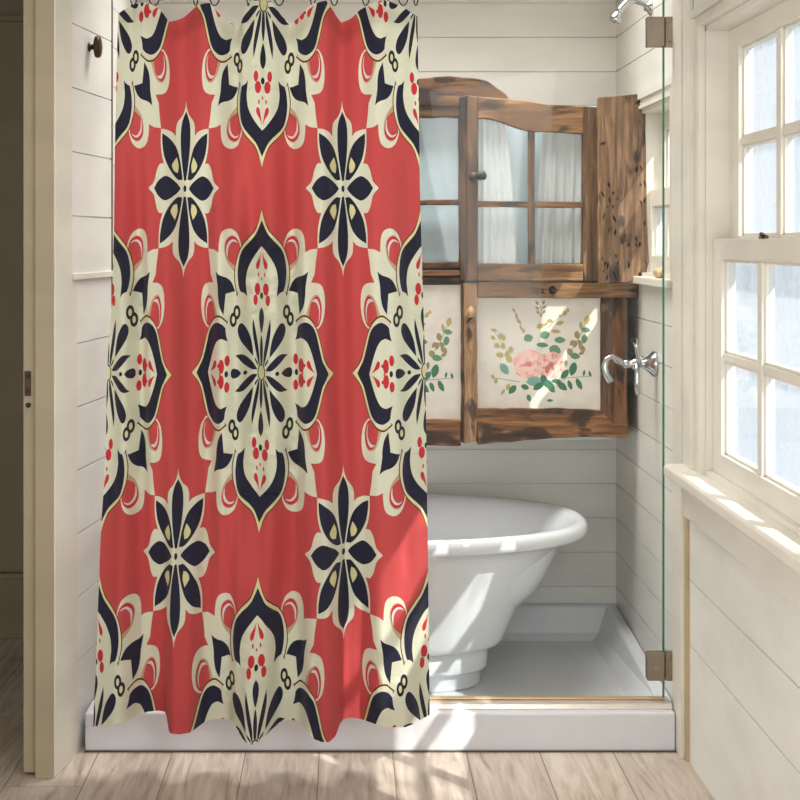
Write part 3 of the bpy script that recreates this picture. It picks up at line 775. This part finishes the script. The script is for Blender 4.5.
board('right_post', [(601, 298), (613.5, 298), (613.5, 425), (601, 412)], YF + .006, .07, W_DK, cab, .8)
board('right_post', [(613, 298), (627.5, 298), (628, 350), (627, 390), (628.5, 436), (613, 437)], YF, .088, W_RUSTZ, cab, 1.0)
board('bottom_rail', [(476, 409), (560, 408.5), (602, 411), (613, 424), (628, 424), (628, 437.5), (600, 437), (556, 438), (520, 441), (478, 445)], YF - .004, .09, W_RUST, cab, 1.2)
# iron letters nailed to the rail
m2 = MB()
for x_ in (534, 538.5, 543.5):
    m2 = MB(); p = P(x_, 291.2, YF - .0075); m2.box((p[0] - .0055, p[1] - .002, p[2] - .008), (p[0] - .0005, p[1] + .002, p[2] + .008)); m2.box((p[0] - .003, p[1] - .002, p[2] - .007 if x_ != 538.5 else p[2] + .003), (p[0] + .005, p[1] + .002, p[2] - .003 if x_ != 538.5 else p[2] + .007)); link('iron_mark', m2, M_BLACK, cab)
m2 = MB(); p = P(552.5, 290, YF - .0085); m2.tube([(p[0] + .007 * math.cos(t * math.pi / 8), p[1], p[2] + .009 * math.sin(t * math.pi / 8)) for t in range(16)], .0038, 6, closed=True); link('iron_mark', m2, M_BLACK, cab)
m2 = MB(); p = P(492, 287, YF - .005); m2.tube([(p[0], p[1] - .002, p[2]), (p[0], p[1] + .002, p[2])], .0035, 8); link('nail_head', m2, M_BLACK, cab)
m2 = MB(); p = P(509, 289, YF - .005); m2.tube([(p[0], p[1] - .002, p[2]), (p[0], p[1] + .002, p[2])], .003, 8)
link('nail_head', m2, M_BLACK, cab)
# knot on the lower post
m2 = MB(); p = P(470.5, 315, YF - .003)
m2.tube([(p[0], p[1] + .003, p[2] - .022), (p[0] - .003, p[1] - .001, p[2] - .008), (p[0] + .003, p[1] - .003, p[2] + .01), (p[0] + .002, p[1] + .003, p[2] + .024)], [.008, .015, .014, .005], 10)
link('wood_knot', m2, W_PALE, cab, smooth=True)
m2 = MB(); p = P(469.5, 319, YF - .018); m2.tube([(p[0] - .008, p[1], p[2] - .012), (p[0], p[1] - .001, p[2]), (p[0] + .010, p[1] + .001, p[2] + .006)], [.001, .005, .001], 8)
link('knot_hole', m2, M_BLACK, cab, smooth=True)

# glazed cabinet door
door = empty('glazed_door'); door.parent = cab
YD = YF - .012
def dchild(o_): o_.parent = door; return o_
dr = MB()
fr_ = [(467, 95), (480, 97), (500, 99), (530, 101), (548, 104.5), (575, 105), (597.5, 106.5), (598, 281.5), (540, 281), (466.5, 281)]
def strip(name, poly, yo, dep, m_, rg_=.7): return board(name, poly, yo, dep, m_, door, rg_)
strip('stile', [(467.5, 95), (478, 97), (477.8, 265), (477.5, 280), (467, 281)], YD, .034, W_DOOR)
strip('stile', [(583, 106), (597.5, 107), (598, 281), (583.5, 281)], YD, .034, W_DOOR)
strip('top_rail', [(478, 96.5), (500, 98.5), (530, 101), (548, 104.5), (583.5, 106), (583.5, 134), (565, 132.5), (545, 131.5), (534, 132), (529, 131), (519, 128.5), (507, 124), (497, 120.5), (487, 118.5), (478, 118)], YD + .001, .033, W_DOORX)
strip('bottom_rail', [(477.8, 263.5), (583.2, 264), (583.2, 281), (477.6, 280.5)], YD + .001, .033, W_DOORX)
strip('muntin', [(528.5, 129), (535, 130), (535, 264.5), (528.5, 264.5)], YD + .004, .024, W_DOOR, .3)
strip('muntin', [(477.5, 201), (529, 201.5), (529, 207.5), (477.5, 207)], YD + .006, .020, W_DOORX, .3)
strip('muntin', [(534.6, 201.5), (583.3, 202), (583.3, 208), (534.6, 207.5)], YD + .006, .020, W_DOORX, .3)
m2 = MB(); a0 = P(478, 117, YD + .018); a1 = P(583, 264, YD + .018); m2.box(a0, (a1[0], a1[1] + .003, a1[2])); link('door_glass', m2, M_CABGLASS, door)
m2 = MB(); p = P(476, 177, YD)
def lathe(m2, c, ax, prof, seg=18):
    ax = Vector(ax).normalized(); a = ax.orthogonal().normalized(); b_ = ax.cross(a)
    m2.rings([[Vector(c) + ax * h + (a * math.cos(2*math.pi*k/seg) + b_ * math.sin(2*math.pi*k/seg)) * r_ for k in range(seg)] for h, r_ in prof])
lathe(m2, (p[0] - .008, YD, p[2]), (0, -1, 0), [(-.002, .014), (.003, .014), (.005, .007), (.016, .006), (.020, .011), (.027, .014), (.034, .011), (.038, .004)])
lathe(m2, (p[0] + .004, YD - .022, p[2] + .001), (1, 0, .25), [(-.008, .010), (.008, .013), (.016, .015), (.024, .008)])
link('door_knob', m2, plain('dark_pewter', (64, 56, 48), rough=.4, metal=.6), door, smooth=True)

# sheer curtains inside the cabinet
M_SHEER = fabric('sheer_white', (244, 244, 242), .15)
def sheer(name, top, bot, y0_, y1_, label):
    m2 = MB(); n = 60; rws = 10; Yb = YF + .032
    for r_ in range(rws + 1):
        t = r_ / rws; xa = top[0] + (bot[0] - top[0]) * t ** .7; xb = top[1] + (bot[1] - top[1]) * t ** .7; y = y0_ + (y1_ - y0_) * t
        for k in range(n + 1):
            s_ = k / n; x_ = xa + (xb - xa) * s_
            m2.v.append(((x_ - CX) * Yb / F, Yb + .008 * math.sin(s_ * 31 + t) * (.5 + .5 * t) + .004 * math.sin(s_ * 11 + 2), CZ - (y - CY) * Yb / F))
    for r_ in range(rws):
        for k in range(n): m2.f.append((r_*(n+1)+k, r_*(n+1)+k+1, (r_+1)*(n+1)+k+1, (r_+1)*(n+1)+k)); m2.m.append(0)
    return tag(link(name, m2, M_SHEER, smooth=True), label, 'curtain', 'sheer curtains behind the cabinet panes')
sheer('sheer_curtain', (479, 505), (479, 518), 119, 263, 'white sheer curtain behind the left panes of the glazed cabinet door')
sheer('sheer_curtain', (543, 583), (536, 583), 122, 263, 'white sheer curtain behind the right panes of the glazed cabinet door')

# plank shutter
sh = board('shutter', [(598, 97), (622, 95.5), (645, 93.5), (646, 150), (647.5, 220), (649, 262), (647, 270), (648.5, 281), (620, 283), (598.5, 284)], YF - .05, .022, W_SHUT, cab, .7)
rr = random.Random(11)
for k in range(38):
    x_ = rr.choice([606, 612, 618, 626, 640, 643]) + rr.uniform(-4, 4); y_ = 160 + 118 * rr.random() ** .8
    p = P(x_, y_, YF - .0505); l = rr.uniform(.003, .013); a_ = rr.uniform(-.6, .6)
    m2 = MB(); m2.tube([(p[0] - a_ * l, p[1], p[2] - l), (p[0], p[1] - .0006, p[2]), (p[0] + a_ * l, p[1], p[2] + l * .8)], [.0005, rr.uniform(.0018, .0040), .0005], 6); link('gouge', m2, M_BLACK, sh, smooth=True)
for (x_, y_) in ((638, 102), (603, 143)):
    p = P(x_, y_, YF - .0505); m2 = MB(); m2.tube([(p[0] - .008, p[1], p[2] - .003), (p[0], p[1] - .001, p[2]), (p[0] + .008, p[1], p[2] + .002)], [.001, .003, .001], 6); link('gouge', m2, M_BLACK, sh, smooth=True)

# painted panels
PC = {'bg': (226, 218, 206), 'olive': (176, 166, 96), 'olive2': (150, 134, 88), 'green': (94, 138, 104), 'green2': (56, 116, 84), 'teal': (120, 166, 152), 'p1': (232, 168, 156), 'p2': (216, 134, 122), 'p3': (243, 198, 186), 'p4': (206, 116, 104), 'stem': (140, 132, 92), 'sage': (178, 190, 158)}
PM = {k: plain('painted_' + k, v, rough=.45) for k, v in PC.items()}; PK = list(PC)
def leaf(cx_, cy_, L, Wd, a):
    ca, sa = math.cos(R(a)), math.sin(R(a)); out = []
    for t, h in ((-.5, 0), (-.3, .36), (0, .5), (.28, .34), (.5, 0), (.28, -.34), (0, -.5), (-.3, -.36)):
        x_, y_ = t * L, h * Wd; out.append((cx_ + x_ * ca - y_ * sa, cy_ + x_ * sa + y_ * ca))
    return out
def rose(cx_, cy_, r_, seed):
    q = random.Random(seed); out = [([(cx_ + r_ * (1 + .07 * math.sin(6 * t)) * math.cos(t), cy_ + r_ * .93 * (1 + .07 * math.cos(5 * t)) * math.sin(t)) for t in [k * math.pi / 14 for k in range(28)]], 'p1')]
    for ringr, cnt in ((.74, 7), (.50, 6), (.28, 4)):
        for k in range(cnt):
            t = 2 * math.pi * (k + q.random() * .5) / cnt; x_, y_ = cx_ + r_ * ringr * math.cos(t), cy_ + r_ * ringr * .9 * math.sin(t)
            out.append((ell(x_, y_, r_ * .34 * (1.1 - ringr * .2), r_ * .20, math.degrees(t) + 90, 12), q.choice(['p3', 'p2', 'p1'])))
            out.append((ell(x_ + math.cos(t) * r_ * .10, y_ + math.sin(t) * r_ * .1, r_ * .27, r_ * .12, math.degrees(t) + 90, 12), 'p3'))
    out.append((ell(cx_, cy_, r_ * .2, r_ * .16, 20, 12), 'p4')); out.append((ell(cx_ + 3, cy_ - 3, r_ * .12, r_ * .08, 20, 10), 'p2'))
    return out
def stem(pts, w_=3):
    a = [Vector(p) for p in pts]; l, r_ = [], []
    for i, p in enumerate(a):
        t = (a[min(i + 1, len(a) - 1)] - a[max(i - 1, 0)]).normalized(); n = Vector((-t.y, t.x)) * w_ / 2
        l.append(tuple(p + n)); r_.append(tuple(p - n))
    return l + r_[::-1]
SH = []
def st(pts, w_=3, c='stem'): SH.append((stem(pts, w_), c))
st([(410, 130), (405, 80)]); st([(320, 215), (298, 160), (270, 95)]); st([(250, 330), (215, 270), (165, 195)]); st([(545, 320), (590, 250), (635, 150)])
st([(480, 470), (530, 440), (600, 435), (650, 430)], 3, 'green'); st([(300, 460), (240, 450), (180, 440)], 3, 'green'); st([(440, 190), (490, 140), (540, 100)])
for a in [(385,65,26,13,60),(418,62,26,12,110),(385,90,26,12,30),(422,85,26,12,150),(390,112,26,12,50),(420,110,24,12,120),(405,128,20,10,90),
          (268,100,24,12,70),(282,130,26,12,100),(290,155,26,12,60),(302,160,20,10,30)]: SH.append((leaf(*a), 'olive2'))
for a in [(305,190,28,16,80),(318,205,28,16,110),(170,200,40,18,10),(165,240,32,20,60),(200,230,34,22,110),(218,238,34,24,80),(185,278,36,28,20),(215,280,36,24,100),(200,325,44,30,10),(235,320,36,26,120),(255,300,40,26,80),(245,345,44,32,60),
          (525,115,34,22,120),(540,100,24,12,70),(500,130,20,14,30),(402,180,44,26,-20),(450,155,36,20,10),(500,165,44,22,-20),(480,207,52,22,5),(430,170,28,14,-40),
          (165,435,30,16,60),(180,455,30,20,100),(215,510,36,16,120),(240,485,36,20,110)]: SH.append((leaf(*a), 'olive'))
for a in [(585,225,44,28,80),(610,290,44,28,40),(575,270,40,26,100),(550,310,42,32,60),(560,265,34,22,120),(608,315,34,20,150),(600,265,36,24,60)]: SH.append((leaf(*a), 'olive2'))
for a in [(635,150,48,28,100),(605,180,46,18,80),(630,200,48,28,10),(622,245,50,32,100),(575,330,56,34,10),(340,240,46,42,-20)]: SH.append((leaf(*a), 'olive' if a[1] < 200 else 'green'))
for a in [(425,225,52,42,-20),(412,275,66,26,5),(345,242,48,34,-30)]: SH.append((leaf(*a), 'green'))
for a in [(500,250,60,34,0),(475,300,66,52,20),(525,420,60,34,-50),(565,395,74,40,105),(262,498,56,34,130),(510,480,68,36,40),(550,475,54,24,70),(595,470,66,28,65),(620,415,32,14,-80),(650,420,34,14,70),(345,540,40,24,70),(450,552,34,14,0),(528,370,44,20,100)]: SH.append((leaf(*a), 'green2' if a[1] > 380 else 'green'))
SH.append((leaf(222, 395, 70, 40, 55), 'teal'))
SH += rose(345, 372, 78, 3) + rose(455, 375, 70, 8)
SH.append(([(425, 385), (455, 360), (470, 365), (450, 395), (435, 420), (425, 410)], 'p4'))
for a in [(370,455,80,50,-10),(395,480,70,34,-30),(440,470,80,40,30),(455,490,60,32,50),(325,485,44,28,20),(420,450,60,36,70),(480,455,50,24,0)]: SH.append((leaf(*a), 'teal' if a[0] == 370 else 'green2'))
def painted(name, x0, y0, x1, y1, Yp, shapes, parent):
    # shapes in tenths of a pixel-ish crop units relative to the panel corner
    vs, tr, mi = triangulate((x1 - x0) * 5., (y1 - y0) * 5., shapes, 40, 40)
    m3 = MB(); m3.v = [P(x0 + a / 5, y0 + b_ / 5, Yp) for a, b_ in vs]; m3.f = [tuple(int(i) for i in t) for t in tr]; m3.m = [int(i) for i in mi]
    n = len(m3.v); m3.box(P(x0, y0, Yp + .0006), (PX(x1, Yp), Yp + .006, PZ(y1, Yp)))
    return link(name, m3, [PM[k] for k in PK], parent)
X0, Y0_ = 477, 297.5
def shift(sh_, ox, oy): return [([(p[0] + ox, p[1] + oy) for p in pl], PK.index(c)) for pl, c in sh_]
painted('painted_panel', X0, Y0_, 602, 410, YF + .018, shift(SH, (460 - X0) * 5, (290 - Y0_) * 5), cab)
SL = []
for pl, c in SH: SL.append(([(p[0], p[1]) for p in pl], c))
painted('painted_panel', 330, 284, 461.5, 421, YF + .022, shift(SL, (460 - 138 - 330) * 5, (292 - 284) * 5), cab)
recenter(cab, (PX(460, YF), 5.04, PZ(444, YF)))

# ------------------------------------------------------------ fittings
fau = empty('shower_tap'); tag(fau, 'chrome lever tap with curved spout on the wall right of the painted panel', 'tap')
YT = 4.40; XW = XR
zt = PZ(364, YT)
m2 = MB(); lathe(m2, (XW, YT, zt), (-1, 0, 0), [(-.001, .034), (.005, .036), (.010, .034), (.022, .022), (.036, .012), (.042, .0095), (.048, .012), (.060, .013), (.066, .009), (.075, .009)]); link('flange', m2, M_CHROME, fau, smooth=True)
m2 = MB(); xs_ = PX(636, YT); m2.tube([(xs_ + .006, YT - .012, zt), (xs_ + .003, YT - .02, zt + .02), (xs_ - .002, YT - .024, zt + .045), (xs_ - .008, YT - .024, zt + .070)], [.008, .0065, .006, .0075], 12)
lv_ = link('lever', m2, M_CHROME, fau, smooth=True)
m2 = MB(); m2.tube([(xs_ - .011, YT - .034, zt + .067), (xs_ - .011, YT - .020, zt + .067)], .0065, 12); link('lever_cap', m2, M_BRONZE, lv_)
m2 = MB(); m2.tube([(xs_, YT - .012, zt), (xs_, YT - .018, zt - .025), (xs_, YT - .018, zt - .05), (xs_ + .001, YT - .018, zt - .082)], [.007, .0065, .008, .007], 12); link('lever', m2, M_CHROME, fau, smooth=True)
m2 = MB(); lathe(m2, (xs_ + .012, YT, zt), (-1, 0, 0), [(0, .010), (.006, .016), (.020, .016), (.026, .009), (.034, .012), (.044, .012), (.048, .008)]); link('body', m2, M_CHROME, fau, smooth=True)
m2 = MB(); sp = [(xs_ - .03, YT, zt), (PX(625, YT), YT, PZ(365, YT)), (PX(618, YT), YT, PZ(360.5, YT)), (PX(611, YT), YT - .005, PZ(356, YT)), (PX(606, YT), YT - .008, PZ(359, YT)), (PX(604, YT), YT - .01, PZ(366, YT)), (PX(605.5, YT), YT - .01, PZ(374, YT)), (PX(610, YT), YT - .01, PZ(382, YT))]
m2.tube(sp, [.008, .009, .009, .0075, .0075, .0085, .0085, .0095], 14); link('spout', m2, M_CHROME, fau, smooth=True)
recenter(fau, (XR, YT, zt))

shd = empty('shower_fixture'); tag(shd, 'chrome shower head on a curved arm at the top right above the shutter', 'shower head')
YS = 4.47; zs = PZ(5, YS)
m2 = MB(); m2.tube([(XW, YS, zs - .006), (PX(645, YS), YS, zs + .004), (PX(636, YS), YS, zs + .014), (PX(628, YS), YS, zs + .012), (PX(621, YS), YS, PZ(9, YS)), (PX(618, YS), YS, PZ(14, YS))], [.009, .0095, .010, .0095, .010, .012], 14); link('arm', m2, M_CHROME, shd, smooth=True)
m2 = MB(); lathe(m2, (PX(619, YS), YS, PZ(12, YS)), (-.45, 0, -1), [(-.004, .008), (.006, .013), (.018, .017), (.028, .0175), (.031, .014)]); link('spray_head', m2, M_CHROME, shd, smooth=True)
m2 = MB(); lathe(m2, (XW, YS, zs - .006), (-1, 0, 0), [(-.001, .024), (.005, .024), (.012, .013), (.02, .010)]); link('flange', m2, M_CHROME, shd, smooth=True)
recenter(shd, (XR, YS, zs))

# robe knob on the left partition
kb = empty('robe_knob'); tag(kb, 'oval bronze knob high on the left board wall', 'knob')
yk = 4.15; t_ = (yk - LA[1]) / (LB[1] - LA[1]); xk = LA[0] + (LB[0] - LA[0]) * t_; zk = PZ(47, yk)
nrm = Vector((.9935, -.114, 0))
m2 = MB(); lathe(m2, (xk, yk, zk), nrm, [(-.001, .012), (.003, .012), (.006, .007), (.018, .007)]); link('stem', m2, M_BRONZE, kb, smooth=True)
m2 = MB(); ax = nrm; b1 = Vector((0, 0, 1)); b0 = ax.cross(b1)
m2.rings([[Vector((xk, yk, zk)) + ax * h + b0 * (r_ * .8 * math.cos(2*math.pi*k/24)) + b1 * (r_ * math.sin(2*math.pi*k/24)) for k in range(24)] for h, r_ in [(.016, .018), (.018, .028), (.026, .0285), (.030, .026), (.033, .014)]])
link('knob_cap', m2, M_BRONZE, kb, smooth=True, bevel=.001)
recenter(kb, (xk, yk, zk))

# shell on the shower sill
m2 = MB(); ps = P(654, 277, 4.36); rg_ = []
for i in range(9):
    t = i / 8; rad = .016 * math.sin(math.pi * (t * .86 + .12)) ** .8 + .001
    rg_.append([(.846 + rad * .8 * math.cos(2*math.pi*k/18) * (1 + .10 * math.cos(6 * k)), 4.345 + .06 * (t - .5) + .0, 1.187 + .014 + rad * .9 * math.sin(2*math.pi*k/18)) for k in range(18)])
m2.rings(rg_)
tag(link('seashell', m2, plain('tan_shell', (196, 164, 124), rough=.5), smooth=True), 'small tan shell lying on the sill of the shower window', 'shell')
